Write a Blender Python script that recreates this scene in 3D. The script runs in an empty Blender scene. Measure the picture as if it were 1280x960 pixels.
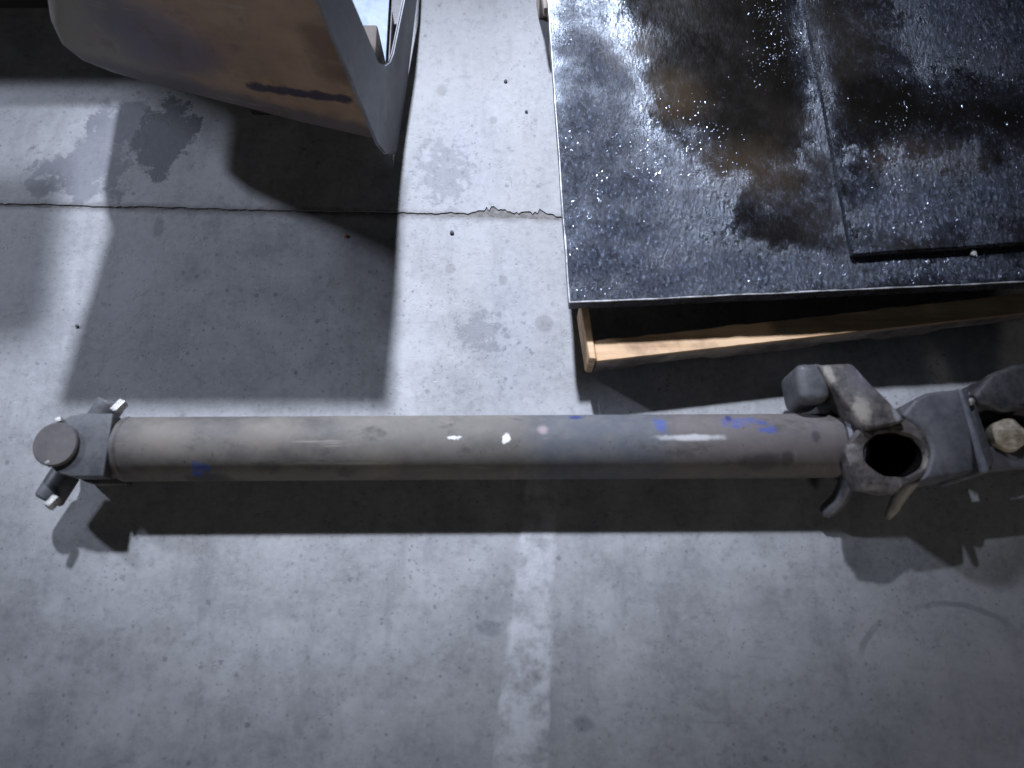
import bpy, bmesh, math, random
from mathutils import Vector, Matrix, noise as mnoise

random.seed(7)
SC = bpy.context.scene
COL = SC.collection
PI = math.pi

# ---------------------------------------------------------------- camera
CAM_H, FOC, PITCH = 1.35, 967.0, math.radians(17)
cam = bpy.data.cameras.new('camera')
cam.sensor_width = 36.0
cam.lens = 36.0 * FOC / 1280.0
cam.clip_start, cam.clip_end = 0.05, 60.0
cam.dof.use_dof = True
cam.dof.focus_distance = 1.52
cam.dof.aperture_fstop = 1.5
camo = bpy.data.objects.new('camera', cam)
COL.objects.link(camo)
camo.location = (0, 0, CAM_H)
camo.rotation_euler = (PITCH, 0, 0)
SC.camera = camo

# ---------------------------------------------------------------- light
world = bpy.data.worlds.new('World')
SC.world = world
world.use_nodes = True
bg = world.node_tree.nodes['Background']
bg.inputs[0].default_value = (0.72, 0.86, 1.0, 1)
bg.inputs[1].default_value = 0.021

SC.view_settings.view_transform = 'Standard'
SC.view_settings.look = 'None'
SC.view_settings.exposure = 0.0
SC.view_settings.gamma = 1.0


def lamp(name, loc, target, power, sx, sy, col):
    d = bpy.data.lights.new(name, 'AREA')
    d.shape = 'RECTANGLE'
    d.size, d.size_y = sx, sy
    d.energy = power
    d.color = col
    o = bpy.data.objects.new(name, d)
    COL.objects.link(o)
    o.location = loc
    v = Vector(target) - Vector(loc)
    o.rotation_euler = v.to_track_quat('-Z', 'Y').to_euler()
    return o


LAMP_A = (-0.8, 5.6, 5.4)
hl = bpy.data.lights.new('hall_lamp', 'SPOT')      # high-bay reflector lamp
hl.energy = 5900
hl.color = (0.785, 0.84, 1.0)
hl.spot_size, hl.spot_blend, hl.shadow_soft_size = math.radians(19.5), 1.0, 0.19
hlo = bpy.data.objects.new('hall_lamp', hl)
COL.objects.link(hlo)
hlo.location = LAMP_A
hlo.rotation_euler = (Vector((-0.12, 0.68, 0)) - Vector(LAMP_A)).to_track_quat('-Z', 'Y').to_euler()
hlo.scale = (1, 0.54, 1)
lamp('side_lamp', (-4.2, 3.02, 2.84), (-0.2, 0.4, 0), 160, 0.3, 0.3, (0.73, 0.80, 1.0))
lamp('door_lamp', (1.2, -4.6, 1.25), (0, 0.8, 0.2), 38, 0.8, 0.5, (1.0, 0.93, 0.88))  # added weak fill from behind the camera, lifts the trough face


# ---------------------------------------------------------------- helpers
def at(u, v, z=0.0):
    """Point of the place at height z seen in direction (u, v) of the 1280x960 photograph."""
    a, b = (u - 640) / FOC, (480 - v) / FOC
    c, s = math.cos(PITCH), math.sin(PITCH)
    d = Vector((a, b * c + s, b * s - c))
    k = (z - CAM_H) / d.z
    return Vector((0, 0, CAM_H)) + d * k


def tag(o, label=None, cat=None, group=None, kind=None):
    if label: o['label'] = label
    if cat: o['category'] = cat
    if group: o['group'] = group
    if kind: o['kind'] = kind
    return o


def empty(name, loc):
    o = bpy.data.objects.new(name, None)
    COL.objects.link(o)
    o.location = loc
    o.empty_display_size = 0.05
    return o


def obj(name, bm, mat, parent=None, smooth=True, angle=35, origin=None):
    if origin is not None:
        bmesh.ops.translate(bm, verts=bm.verts, vec=-Vector(origin))
    bmesh.ops.recalc_face_normals(bm, faces=bm.faces)
    me = bpy.data.meshes.new(name)
    bm.to_mesh(me)
    bm.free()
    if smooth:
        for p in me.polygons: p.use_smooth = True
        me.set_sharp_from_angle(angle=math.radians(angle))
    me.materials.append(mat)
    o = bpy.data.objects.new(name, me)
    COL.objects.link(o)
    if parent: o.parent = parent
    if origin is not None and parent is None: o.location = origin
    return o


def frame_of(d, up=(0, 0, 1)):
    d = Vector(d).normalized()
    up = Vector(up)
    if abs(d.dot(up)) > 0.97: up = Vector((1, 0, 0))
    a = up.cross(d).normalized()
    b = d.cross(a).normalized()
    return d, a, b


def add_lathe(bm, p, d, prof, seg=40, sweep=None):
    """Revolve prof [(distance along d, radius)] round the axis through p."""
    d, a, b = frame_of(d)
    p = Vector(p)
    rings = []
    for (t, r) in prof:
        c = p + d * t
        if r < 1e-6:
            rings.append([bm.verts.new(c)])
        else:
            rings.append([bm.verts.new(c + (a * math.cos(2 * PI * k / seg) + b * math.sin(2 * PI * k / seg)) * r)
                          for k in range(seg)])
    for r0, r1 in zip(rings, rings[1:]):
        for k in range(seg):
            k2 = (k + 1) % seg
            if len(r0) == 1 and len(r1) == 1: continue
            if len(r0) == 1: bm.faces.new((r0[0], r1[k], r1[k2]))
            elif len(r1) == 1: bm.faces.new((r0[k], r1[0], r0[k2]))
            else: bm.faces.new((r0[k], r1[k], r1[k2], r0[k2]))
    return rings


def add_path(bm, pts, radii, seg=14, flat=1.0):
    pts = [Vector(p) for p in pts]
    rings = []
    for i, p in enumerate(pts):
        d = (pts[min(i + 1, len(pts) - 1)] - pts[max(i - 1, 0)])
        d, a, b = frame_of(d)
        rings.append([bm.verts.new(p + (a * math.cos(2 * PI * k / seg) + b * flat * math.sin(2 * PI * k / seg)) * radii[i])
                      for k in range(seg)])
    for r0, r1 in zip(rings, rings[1:]):
        for k in range(seg):
            k2 = (k + 1) % seg
            bm.faces.new((r0[k], r1[k], r1[k2], r0[k2]))
    bm.faces.new(rings[0][::-1])
    bm.faces.new(rings[-1])


def add_hull(bm, top, bottom, bev=0.0, seg=2):
    """Prism between two equal loops of points."""
    n = len(top)
    t = [bm.verts.new(Vector(p)) for p in top]
    b = [bm.verts.new(Vector(p)) for p in bottom]
    fs = [bm.faces.new(t), bm.faces.new(b[::-1])]
    for k in range(n):
        fs.append(bm.faces.new((t[k], b[k], b[(k + 1) % n], t[(k + 1) % n])))
    bmesh.ops.recalc_face_normals(bm, faces=fs)
    if bev > 0:
        es = list({e for f in fs for e in f.edges})
        bmesh.ops.bevel(bm, geom=es, offset=bev, segments=seg, profile=0.5, affect='EDGES', clamp_overlap=True)


def add_box(bm, c, size, rot=None, bev=0.0, seg=2):
    x, y, z = [s / 2 for s in size]
    m = rot or Matrix.Identity(3)
    c = Vector(c)
    q = [(-x, -y), (x, -y), (x, y), (-x, y)]
    add_hull(bm, [c + m @ Vector((a, b, z)) for a, b in q], [c + m @ Vector((a, b, -z)) for a, b in q], bev, seg)


def sub(bm, cuts=1):
    bmesh.ops.subdivide_edges(bm, edges=bm.edges[:], cuts=cuts, use_grid_fill=True)


def rough_up(bm, amp, scale, seed=0):
    for v in bm.verts:
        v.co += mnoise.noise_vector(v.co * scale + Vector((seed, seed * 2, 0))) * amp


# ---------------------------------------------------------------- materials
class N:
    def __init__(self, name):
        self.m = bpy.data.materials.new(name)
        self.m.use_nodes = True
        self.t = self.m.node_tree
        self.bsdf = self.t.nodes['Principled BSDF']
        self.co = self.t.nodes.new('ShaderNodeTexCoord').outputs['Object']

    def new(self, typ, ins=None, **props):
        n = self.t.nodes.new(typ)
        for k, v in props.items(): setattr(n, k, v)
        for k, v in (ins or {}).items(): self.put(n.inputs[k], v)
        return n

    def put(self, sock, v):
        if isinstance(v, bpy.types.NodeSocket): self.t.links.new(v, sock)
        elif isinstance(v, (tuple, list)) and len(v) == 3 and sock.type == 'RGBA': sock.default_value = (*v, 1)
        else: sock.default_value = v

    def set(self, **kw):
        for k, v in kw.items(): self.put(self.bsdf.inputs[k.replace('_', ' ')], v)

    def math(self, op, a, b=0.0, c=0.0, clamp=False):
        return self.new('ShaderNodeMath', {0: a, 1: b, 2: c}, operation=op, use_clamp=clamp).outputs[0]

    def vmath(self, op, a, b=(0, 0, 0), out=0):
        return self.new('ShaderNodeVectorMath', {0: a, 1: b}, operation=op).outputs[out]

    def noise(self, scale, detail=4, rough=0.55, off=(0, 0, 0), stretch=(1, 1, 1), dist=0.0, color=False, rot=0.0):
        v = self.new('ShaderNodeMapping', {'Vector': self.co, 'Location': off, 'Scale': stretch, 'Rotation': (0, 0, rot)}).outputs[0]
        n = self.new('ShaderNodeTexNoise', {'Vector': v, 'Scale': scale, 'Detail': detail, 'Roughness': rough, 'Distortion': dist})
        return n.outputs['Color' if color else 'Fac']

    def voro(self, scale, off=(0, 0, 0), stretch=(1, 1, 1), feature='F1', rnd=1.0):
        v = self.new('ShaderNodeMapping', {'Vector': self.co, 'Location': off, 'Scale': stretch}).outputs[0]
        return self.new('ShaderNodeTexVoronoi', {'Vector': v, 'Scale': scale, 'Randomness': rnd}, feature=feature)

    def step(self, v, lo, hi, a=0.0, b=1.0):
        return self.new('ShaderNodeMapRange', {0: v, 1: lo, 2: hi, 3: a, 4: b}, interpolation_type='SMOOTHSTEP').outputs[0]

    def lin(self, v, lo, hi, a=0.0, b=1.0):
        return self.new('ShaderNodeMapRange', {0: v, 1: lo, 2: hi, 3: a, 4: b}).outputs[0]

    def mix(self, f, a, b, mode='MIX'):
        n = self.t.nodes.new('ShaderNodeMix')
        n.data_type = 'RGBA'
        n.blend_type = mode
        self.put(n.inputs['Factor'], f)
        self.put(n.inputs[6], a)
        self.put(n.inputs[7], b)
        return n.outputs[2]

    def blob(self, c, r, jag=0.35, scale=25.0, soft=0.25, seed=0.0):
        """Mask of one ragged patch with centre c and radii r (object coordinates)."""
        d = self.vmath('SUBTRACT', self.co, tuple(c))
        d = self.vmath('DIVIDE', d, tuple(r))
        l = self.vmath('LENGTH', d, out=1)
        n = self.noise(scale, 5, 0.65, off=(seed, seed * 1.7, 0))
        l = self.math('ADD', l, self.math('MULTIPLY', self.math('SUBTRACT', n, 0.5), jag * 4))
        return self.step(l, 1.0 + soft, 1.0 - soft)

    def any(self, *ms):
        r = ms[0]
        for m in ms[1:]: r = self.math('MAXIMUM', r, m)
        return r

    def bump(self, h, strength, dist=0.002, prev=None):
        ins = {'Height': h, 'Strength': strength, 'Distance': dist}
        if prev is not None: ins['Normal'] = prev
        return self.new('ShaderNodeBump', ins).outputs[0]


def concrete_material(name, lit_lane=False):
    n = N(name)
    big = n.noise(2.1, 5, 0.6)
    mid = n.noise(9, 6, 0.62, off=(3, 1, 0))
    fine = n.noise(75, 5, 0.7, off=(1, 7, 0))
    base = n.mix(n.lin(mid, 0.36, 0.64), (0.205, 0.21, 0.215), (0.355, 0.36, 0.365))
    base = n.mix(n.step(big, 0.42, 0.66, 0, 0.5), base, (0.245, 0.245, 0.24))
    base = n.mix(n.lin(fine, 0.3, 0.7, 0, 0.42), base, (0.44, 0.45, 0.46))
    base = n.mix(n.step(n.noise(48, 6, 0.75, off=(9, 9, 0)), 0.52, 0.68, 0, 0.45), base, (0.15, 0.155, 0.165))
    # smears along the traffic direction
    streak = n.noise(14, 5, 0.6, off=(5, 2, 0), stretch=(1.6, 0.35, 1))
    base = n.mix(n.step(streak, 0.52, 0.72, 0, 0.35), base, (0.16, 0.165, 0.175))
    # scattered small dark spots of three sizes
    spots = None
    for sc, lo, hi, off, thr in ((34, 0.10, 0.20, 0.3, 0.72), (70, 0.08, 0.26, 2.4, 0.72), (100, 0.06, 0.28, 6.1, 0.66)):
        warp = n.vmath('ADD', n.co, n.vmath('SCALE', n.noise(60, 3, 0.6, color=True)))
        vv = n.voro(sc, off=(off, off * 1.3, 0))
        d = n.math('ADD', vv.outputs['Distance'], n.math('MULTIPLY', n.math('SUBTRACT', n.noise(sc * 5, 3, 0.6), 0.5), 0.22))
        pick = n.math('GREATER_THAN', n.new('ShaderNodeSeparateColor', {0: vv.outputs['Color']}).outputs[0], thr)
        m = n.math('MULTIPLY', n.step(d, hi, lo), pick)
        patchy = n.step(n.noise(3.3, 4, 0.6, off=(off, 9, 0)), 0.40, 0.58)
        m = n.math('MULTIPLY', m, patchy)
        spots = m if spots is None else n.math('MAXIMUM', spots, m)
    base = n.mix(n.math('MULTIPLY', spots, 0.5), base, (0.07, 0.073, 0.082))
    # ground-in dirt: fine irregular flecks and trowel scuffs
    fl = n.step(n.noise(95, 5, 0.8, off=(2, 6, 0), stretch=(1, 0.8, 1)), 0.60, 0.70)
    hot = n.any(n.blob(at(570, 215), (0.13, 0.13, 1), 0.5, 12, 0.6, 1.1), n.blob(at(620, 430), (0.12, 0.10, 1), 0.5, 12, 0.6, 2.1))
    fl2 = n.math('MULTIPLY', n.step(n.noise(70, 5, 0.8, off=(6, 6, 0), stretch=(1, 0.6, 1), rot=0.5), 0.55, 0.66), hot)
    fl = n.math('MAXIMUM', fl2, n.math('MULTIPLY', fl, n.step(n.noise(7, 5, 0.7, off=(1, 8, 0)), 0.36, 0.58)))
    base = n.mix(n.math('MULTIPLY', fl, 0.68), base, (0.085, 0.088, 0.10))
    sc = n.step(n.noise(60, 4, 0.7, off=(3, 3, 0), stretch=(0.12, 1, 1), rot=0.5), 0.64, 0.72)
    sc2 = n.step(n.noise(60, 4, 0.7, off=(7, 3, 0), stretch=(0.12, 1, 1), rot=-1.1), 0.65, 0.73)
    base = n.mix(n.math('MULTIPLY', n.math('MAXIMUM', sc, sc2), 0.28), base, (0.13, 0.135, 0.15))
    pale = n.step(n.noise(38, 5, 0.75, off=(12, 3, 0)), 0.60, 0.72)
    base = n.mix(n.math('MULTIPLY', pale, 0.35), base, (0.44, 0.45, 0.47))
    # cloudy grime
    grime = n.step(n.noise(26, 7, 0.72, off=(8, 4, 0)), 0.60, 0.74)
    base = n.mix(n.math('MULTIPLY', grime, 0.38), base, (0.10, 0.105, 0.12))
    # individual stains: damp patches, smudges, drips, a tyre arc
    damp = n.any(n.blob(at(206, 172), (0.060, 0.085, 1), 0.75, 22, 0.14, 1.0), n.blob(at(240, 158), (0.025, 0.02, 1), 0.6, 40, 0.08, 2.0))
    damp2 = n.any(n.blob(at(100, 212), (0.085, 0.070, 1), 1.0, 15, 0.16, 4.4), n.blob(at(150, 160), (0.06, 0.07, 1), 0.9, 19, 0.16, 7.0))
    smudge = n.any(n.blob(at(600, 415), (0.040, 0.035, 1), 1.1, 55, 0.3, 2.0),
                   n.blob(at(555, 215), (0.045, 0.065, 1), 1.2, 50, 0.3, 3.0),
                   n.blob(at(612, 785), (0.024, 0.012, 1), 0.4, 50, 0.4, 5.0),
                   n.blob(at(730, 905), (0.016, 0.012, 1), 0.3, 60, 0.4, 5.5),
                   n.blob(at(198, 285), (0.010, 0.022, 1), 0.4, 60, 0.3, 9.0))
    drip = n.any(n.blob(at(680, 404), (0.017, 0.017, 1), 0.06, 40, 0.16, 1), n.blob(at(563, 336), (0.010, 0.010, 1), 0.08, 60, 0.3, 2),
                 n.blob(at(629, 350), (0.008, 0.011, 1), 0.08, 60, 0.3, 3), n.blob(at(552, 113), (0.011, 0.014, 1), 0.1, 60, 0.4, 3),
                 n.blob(at(617, 150), (0.008, 0.009, 1), 0.1, 60, 0.3, 4), n.blob(at(534, 177), (0.009, 0.009, 1), 0.1, 60, 0.3, 5))
    blue = n.any(n.blob(at(640, 420), (0.05, 0.16, 1), 0.5, 14, 0.8, 2.2), n.blob(at(575, 210), (0.09, 0.14, 1), 0.5, 12, 0.8, 3.2))
    arc_c = at(1190, 850)
    dv = n.vmath('DIVIDE', n.vmath('SUBTRACT', n.co, tuple(arc_c)), (1.0, 0.78, 1.0))
    rad = n.math('ADD', n.vmath('LENGTH', dv, out=1), n.math('MULTIPLY', n.noise(12, 4, 0.6), 0.02))
    arc = n.math('MULTIPLY', n.step(n.math('ABSOLUTE', n.math('SUBTRACT', rad, 0.165)), 0.008, 0.003), n.step(n.noise(5, 3, 0.5, off=(2, 2, 0)), 0.40, 0.55))
    ysep = n.new('ShaderNodeSeparateXYZ', {0: n.co})
    arc = n.math('MULTIPLY', arc, n.step(ysep.outputs[1], arc_c.y + 0.02, arc_c.y + 0.06))
    warm = n.blob(at(1240, 890), (0.17, 0.15, 1), 0.8, 9, 0.8, 1.5)
    base = n.mix(n.math('MULTIPLY', blue, 0.10), base, (0.24, 0.29, 0.43))
    base = n.mix(n.math('MULTIPLY', n.math('MULTIPLY', warm, n.lin(mid, 0.3, 0.7, 0.2, 0.8)), 0.7), base, (0.42, 0.395, 0.405))
    base = n.mix(n.math('MULTIPLY', smudge, 0.42), base, (0.085, 0.09, 0.11))
    base = n.mix(n.math('MULTIPLY', drip, 0.42), base, (0.135, 0.13, 0.125))
    base = n.mix(n.math('MULTIPLY', n.math('MULTIPLY', damp2, n.lin(mid, 0.3, 0.65, 0.5, 1.0)), 0.85), base, (0.115, 0.12, 0.145))
    base = n.mix(n.math('MULTIPLY', damp, 0.9), base, (0.07, 0.076, 0.085))
    base = n.mix(n.math('MULTIPLY', arc, 0.42), base, (0.10, 0.11, 0.125))
    # dirt held along the joint
    ja, jb = at(0, 256), at(700, 273)
    k = (jb.y - ja.y) / (jb.x - ja.x)
    jd = n.math('SUBTRACT', ysep.outputs[1], n.math('MULTIPLY_ADD', ysep.outputs[0], k, ja.y - k * ja.x))
    jd = n.math('ADD', n.math('ABSOLUTE', jd), n.math('MULTIPLY', n.math('SUBTRACT', n.noise(30, 5, 0.7, off=(6, 1, 0)), 0.5), 0.03))
    base = n.mix(n.step(jd, 0.016, 0.001, 0, 0.72), base, (0.12, 0.115, 0.115))
    if lit_lane:
        wear_or_lane = n.step(n.noise(18, 6, 0.7, off=(2, 3, 0)), 0.36, 0.60)
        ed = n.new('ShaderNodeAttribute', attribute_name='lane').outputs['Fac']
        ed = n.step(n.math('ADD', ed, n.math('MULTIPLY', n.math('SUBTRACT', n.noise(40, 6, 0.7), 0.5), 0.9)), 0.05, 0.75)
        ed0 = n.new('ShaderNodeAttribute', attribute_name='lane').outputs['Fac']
        wear_or_lane = n.math('MULTIPLY', n.math('MULTIPLY', wear_or_lane, ed), n.step(ed0, 0.0, 0.5))
        base = n.mix(n.math('MULTIPLY', wear_or_lane, 0.62), base, (0.60, 0.61, 0.63))  # pale lane of light painted into the floor colour
    pits = n.step(n.voro(120, off=(1, 1, 0)).outputs['Distance'], 0.30, 0.05)
    pits = n.math('MULTIPLY', pits, n.step(n.noise(22, 3, 0.5, off=(4, 4, 4)), 0.52, 0.62))
    h = n.math('SUBTRACT', n.math('MULTIPLY', fine, 0.6), n.math('MULTIPLY', pits, 0.6))
    h = n.math('ADD', h, n.math('MULTIPLY', mid, 0.8))
    nb = n.bump(h, 0.30, 0.0025)
    nb = n.bump(n.noise(420, 3, 0.6), 0.16, 0.0006, nb)
    rough = n.lin(mid, 0.3, 0.7, 0.50, 0.66)
    rough = n.math('SUBTRACT', rough, n.math('MULTIPLY', damp, 0.06))
    n.set(Base_Color=base, Roughness=rough, Normal=nb)
    n.bsdf.inputs['Specular IOR Level'].default_value = 0.36
    return n.m


def plain_metal(name, col, col2, rough=0.5, metal=0.0, scale=30, bump=0.25, blobs=(), spec=0.5, rr=0.1):
    n = N(name)
    a = n.noise(scale, 6, 0.65)
    b = n.noise(scale * 5, 4, 0.6, off=(2, 5, 1))
    base = n.mix(n.step(a, 0.38, 0.64), col, col2)
    base = n.mix(n.lin(b, 0.35, 0.75, 0, 0.35), base, tuple(min(1, c * 1.5) for c in col2))
    for (c, r, colr, amt, jag, sc, soft, seed) in blobs:
        base = n.mix(n.math('MULTIPLY', n.blob(c, r, jag, sc, soft, seed), amt), base, colr)
    nb = n.bump(b, bump, 0.001)
    n.set(Base_Color=base, Roughness=n.lin(a, 0.3, 0.7, rough - rr, rough + rr), Metallic=metal, Normal=nb)
    n.bsdf.inputs['Specular IOR Level'].default_value = spec
    return n.m


M = {}
M['concrete'] = concrete_material('concrete')
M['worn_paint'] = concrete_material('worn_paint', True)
M['joint'] = plain_metal('joint_filler', (0.10, 0.095, 0.09), (0.21, 0.20, 0.195), 0.9, scale=60)
M['dark_steel'] = plain_metal('dark_steel', (0.048, 0.052, 0.058), (0.092, 0.094, 0.098), 0.52, 0.0, 30, 0.3)
M['cap_steel'] = plain_metal('cap_steel', (0.085, 0.08, 0.08), (0.115, 0.105, 0.10), 0.55, 0.0, 22, 0.1)
M['stub_steel'] = plain_metal('stub_steel', (0.070, 0.074, 0.088), (0.125, 0.122, 0.130), 0.5, 0.0, 20, 0.35)
M['bright_steel'] = plain_metal('bright_steel', (0.20, 0.195, 0.18), (0.52, 0.51, 0.48), 0.38, 0.25, 140, 0.6)
M['black_grease'] = plain_metal('black_grease', (0.003, 0.003, 0.003), (0.006, 0.0055, 0.005), 0.7, 0.0, 30, 0.5, spec=0.08)  # near-black standing in for shade inside the bore and socket
M['tan_bearing'] = plain_metal('tan_bearing', (0.20, 0.165, 0.11), (0.48, 0.42, 0.32), 0.5, 0.0, 45, 0.5)
M['pale_paint'] = plain_metal('pale_paint', (0.42, 0.52, 0.72), (0.55, 0.64, 0.80), 0.5, 0.0, 12, 0.1)
TO = Vector((-0.45, 0.95, 0.0))
M['grey_end'] = plain_metal('grey_end', (0.15, 0.165, 0.19), (0.23, 0.25, 0.29), 0.55, 0.0, 12, 0.15,
                            [(tuple(at(500, 130, 0.06) - TO), (0.05, 0.20, 0.07), (0.06, 0.062, 0.066), 0.85, 0.5, 14, 0.5, 1.0)])
M['black_machine'] = plain_metal('black_machine', (0.015, 0.015, 0.016), (0.025, 0.025, 0.025), 0.6)
M['stone'] = plain_metal('stone', (0.05, 0.05, 0.055), (0.12, 0.12, 0.125), 0.85, 0.0, 120, 0.5)
M['pale_stone'] = plain_metal('pale_stone', (0.5, 0.5, 0.5), (0.7, 0.7, 0.7), 0.8, 0.0, 120, 0.5)


def wood_material():
    n = N('pallet_wood')
    g = n.noise(22, 6, 0.6, stretch=(0.10, 1.0, 1.6), dist=0.6)
    g2 = n.noise(120, 4, 0.6, stretch=(0.06, 1.0, 1.0))
    c = n.mix(n.step(g, 0.36, 0.66), (0.46, 0.27, 0.13), (0.74, 0.50, 0.29))
    c = n.mix(n.lin(g2, 0.35, 0.7, 0, 0.35), c, (0.80, 0.60, 0.40))
    crack = n.step(n.noise(60, 3, 0.5, stretch=(0.12, 1.6, 1), off=(3, 0, 0)), 0.67, 0.72)
    c = n.mix(n.math('MULTIPLY', crack, 0.5), c, (0.10, 0.05, 0.03))
    dirt = n.step(n.noise(7, 5, 0.7, off=(1, 2, 3)), 0.50, 0.75)
    c = n.mix(n.math('MULTIPLY', dirt, 0.7), c, (0.17, 0.11, 0.07))
    knot = n.step(n.voro(9, off=(2, 3, 1), stretch=(0.5, 1, 1)).outputs['Distance'], 0.13, 0.05)
    c = n.mix(n.math('MULTIPLY', knot, 0.7), c, (0.16, 0.08, 0.04))
    n.set(Base_Color=c, Roughness=0.75, Normal=n.bump(g2, 0.4, 0.0012))
    return n.m


M['wood'] = wood_material()
M['old_wood'] = plain_metal('weathered_wood', (0.16, 0.135, 0.115), (0.50, 0.42, 0.35), 0.85, 0.0, 8, 0.4)


def plate_material(name, seed, origin):
    """Oily rolled plate: thick wet film in places, dry gritty dust in others."""
    n = N(name)
    P = lambda u, v, z=0.142: tuple(at(u, v, z) - Vector(origin))
    big = n.noise(3.2, 6, 0.62, off=(seed, seed, 0))
    grit = n.noise(190, 3, 0.65, off=(seed, 2, 0), stretch=(1, 0.5, 1), rot=0.6)
    grit2 = n.noise(70, 7, 0.75, off=(4, seed, 0), stretch=(1, 0.5, 1), rot=0.6)
    clot = n.noise(20, 7, 0.7, off=(7, seed, 0))
    dry = None
    for (u, v, rx, ry, amt) in ((745, 310, 0.13, 0.13, 1.0), (735, 170, 0.08, 0.20, 0.8), (800, 250, 0.13, 0.10, 0.8), (850, 345, 0.26, 0.05, 0.9),
                                (1190, 250, 0.22, 0.09, 0.9), (1225, 30, 0.18, 0.12, 0.9), (1180, 335, 0.32, 0.03, 0.75),
                                (1020, 120, 0.03, 0.30, 0.35)):
        b = n.math('MULTIPLY', n.blob(P(u, v), (rx, ry, 2), 0.55, 9, 1.0, u * 0.01), amt)
        dry = b if dry is None else n.math('MAXIMUM', dry, b)
    dry = n.math('MULTIPLY', dry, n.lin(clot, 0.30, 0.68, 0.35, 1.15), clamp=True)
    rust = n.any(n.blob(P(835, 120), (0.06, 0.055, 2), 0.45, 9, 0.7, 3.0),
                 n.blob(P(780, 60), (0.05, 0.05, 2), 0.45, 9, 0.7, 5.0),
                 n.blob(P(930, 215), (0.10, 0.05, 2), 0.45, 8, 0.8, 6.0),
                 n.blob(P(1150, 205), (0.08, 0.04, 2), 0.45, 8, 0.8, 8.0))
    fleck = n.step(grit, 0.55, 0.66)
    pit = n.step(grit, 0.46, 0.36)
    base = n.mix(n.step(big, 0.40, 0.62), (0.006, 0.005, 0.004), (0.016, 0.013, 0.010))
    base = n.mix(n.math('MULTIPLY', rust, 0.7), base, (0.050, 0.035, 0.020))
    base = n.mix(n.math('MULTIPLY', dry, 0.85), base, n.mix(n.lin(grit2, 0.38, 0.64), (0.012, 0.014, 0.021), (0.085, 0.10, 0.145)))
    base = n.mix(n.math('MULTIPLY', n.math('MULTIPLY', fleck, dry), 0.55), base, (0.30, 0.345, 0.47))
    base = n.mix(n.math('MULTIPLY', n.math('MULTIPLY', pit, dry), 0.75), base, (0.012, 0.013, 0.017))
    rough = n.lin(big, 0.35, 0.65, 0.10, 0.24)
    rough = n.math('ADD', rough, n.math('MULTIPLY', dry, 0.33))
    rough = n.math('ADD', rough, n.lin(grit2, 0.3, 0.7, -0.06, 0.06))
    ripple = n.noise(26, 4, 0.55, off=(seed, 5, 0), stretch=(1, 0.55, 1), rot=0.6)
    h = n.math('ADD', n.math('MULTIPLY', grit, 0.5), n.math('MULTIPLY', grit2, 0.9))
    h = n.math('ADD', h, n.math('MULTIPLY', ripple, 1.2))
    amt = n.math('ADD', n.math('MULTIPLY', dry, 0.9), 0.14)
    amt = n.math('MULTIPLY', amt, n.lin(n.noise(6, 4, 0.6, off=(seed + 4, 0, 0)), 0.35, 0.65, 0.45, 1.25))
    nb = n.new('ShaderNodeBump', {'Height': h, 'Strength': amt, 'Distance': 0.008}).outputs[0]
    n.set(Base_Color=base, Roughness=rough, Normal=nb, Metallic=0.0)
    n.put(n.bsdf.inputs['Specular IOR Level'], n.lin(dry, 0.0, 1.0, 0.5, 0.26))
    n.bsdf.inputs['Specular Tint'].default_value = (0.75, 0.86, 1.0, 1)
    return n.m


def oil_drop_material():
    n = N('oil_drop')
    v = n.noise(60, 2, 0.5)
    n.set(Base_Color=n.mix(n.step(v, 0.40, 0.62), (0.03, 0.033, 0.045), (0.46, 0.52, 0.66)), Roughness=n.lin(v, 0.35, 0.65, 0.4, 0.16), Metallic=0.9)
    n.bsdf.inputs['Specular IOR Level'].default_value = 0.9
    return n.m


# ---------------------------------------------------------------- floor
JY = [at(-250, 250).y, at(0, 256).y, at(300, 263).y, at(500, 267).y, at(700, 273).y, at(1300, 285).y]
JX = [at(-250, 250).x, at(0, 256).x, at(300, 263).x, at(500, 267).x, at(700, 273).x, at(1300, 285).x]


def joint_y(x):
    for i in range(len(JX) - 1):
        if x <= JX[i + 1] or i == len(JX) - 2:
            t = (x - JX[i]) / (JX[i + 1] - JX[i])
            return JY[i] + (JY[i + 1] - JY[i]) * t


floor_bm = bmesh.new()
add_box(floor_bm, (0, 1.5, -0.077), (9, 9, 0.14 + 0.0095))
floor = obj('floor', floor_bm, M['joint'], smooth=False)
floor['kind'] = 'structure'
N_E = 420
xs = [-4.5 + 9.0 * i / N_E for i in range(N_E + 1)]
xs = sorted(set([x for x in xs if abs(x) > 1.4] + [-1.4 + 2.8 * i / 620 for i in range(621)]))


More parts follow.
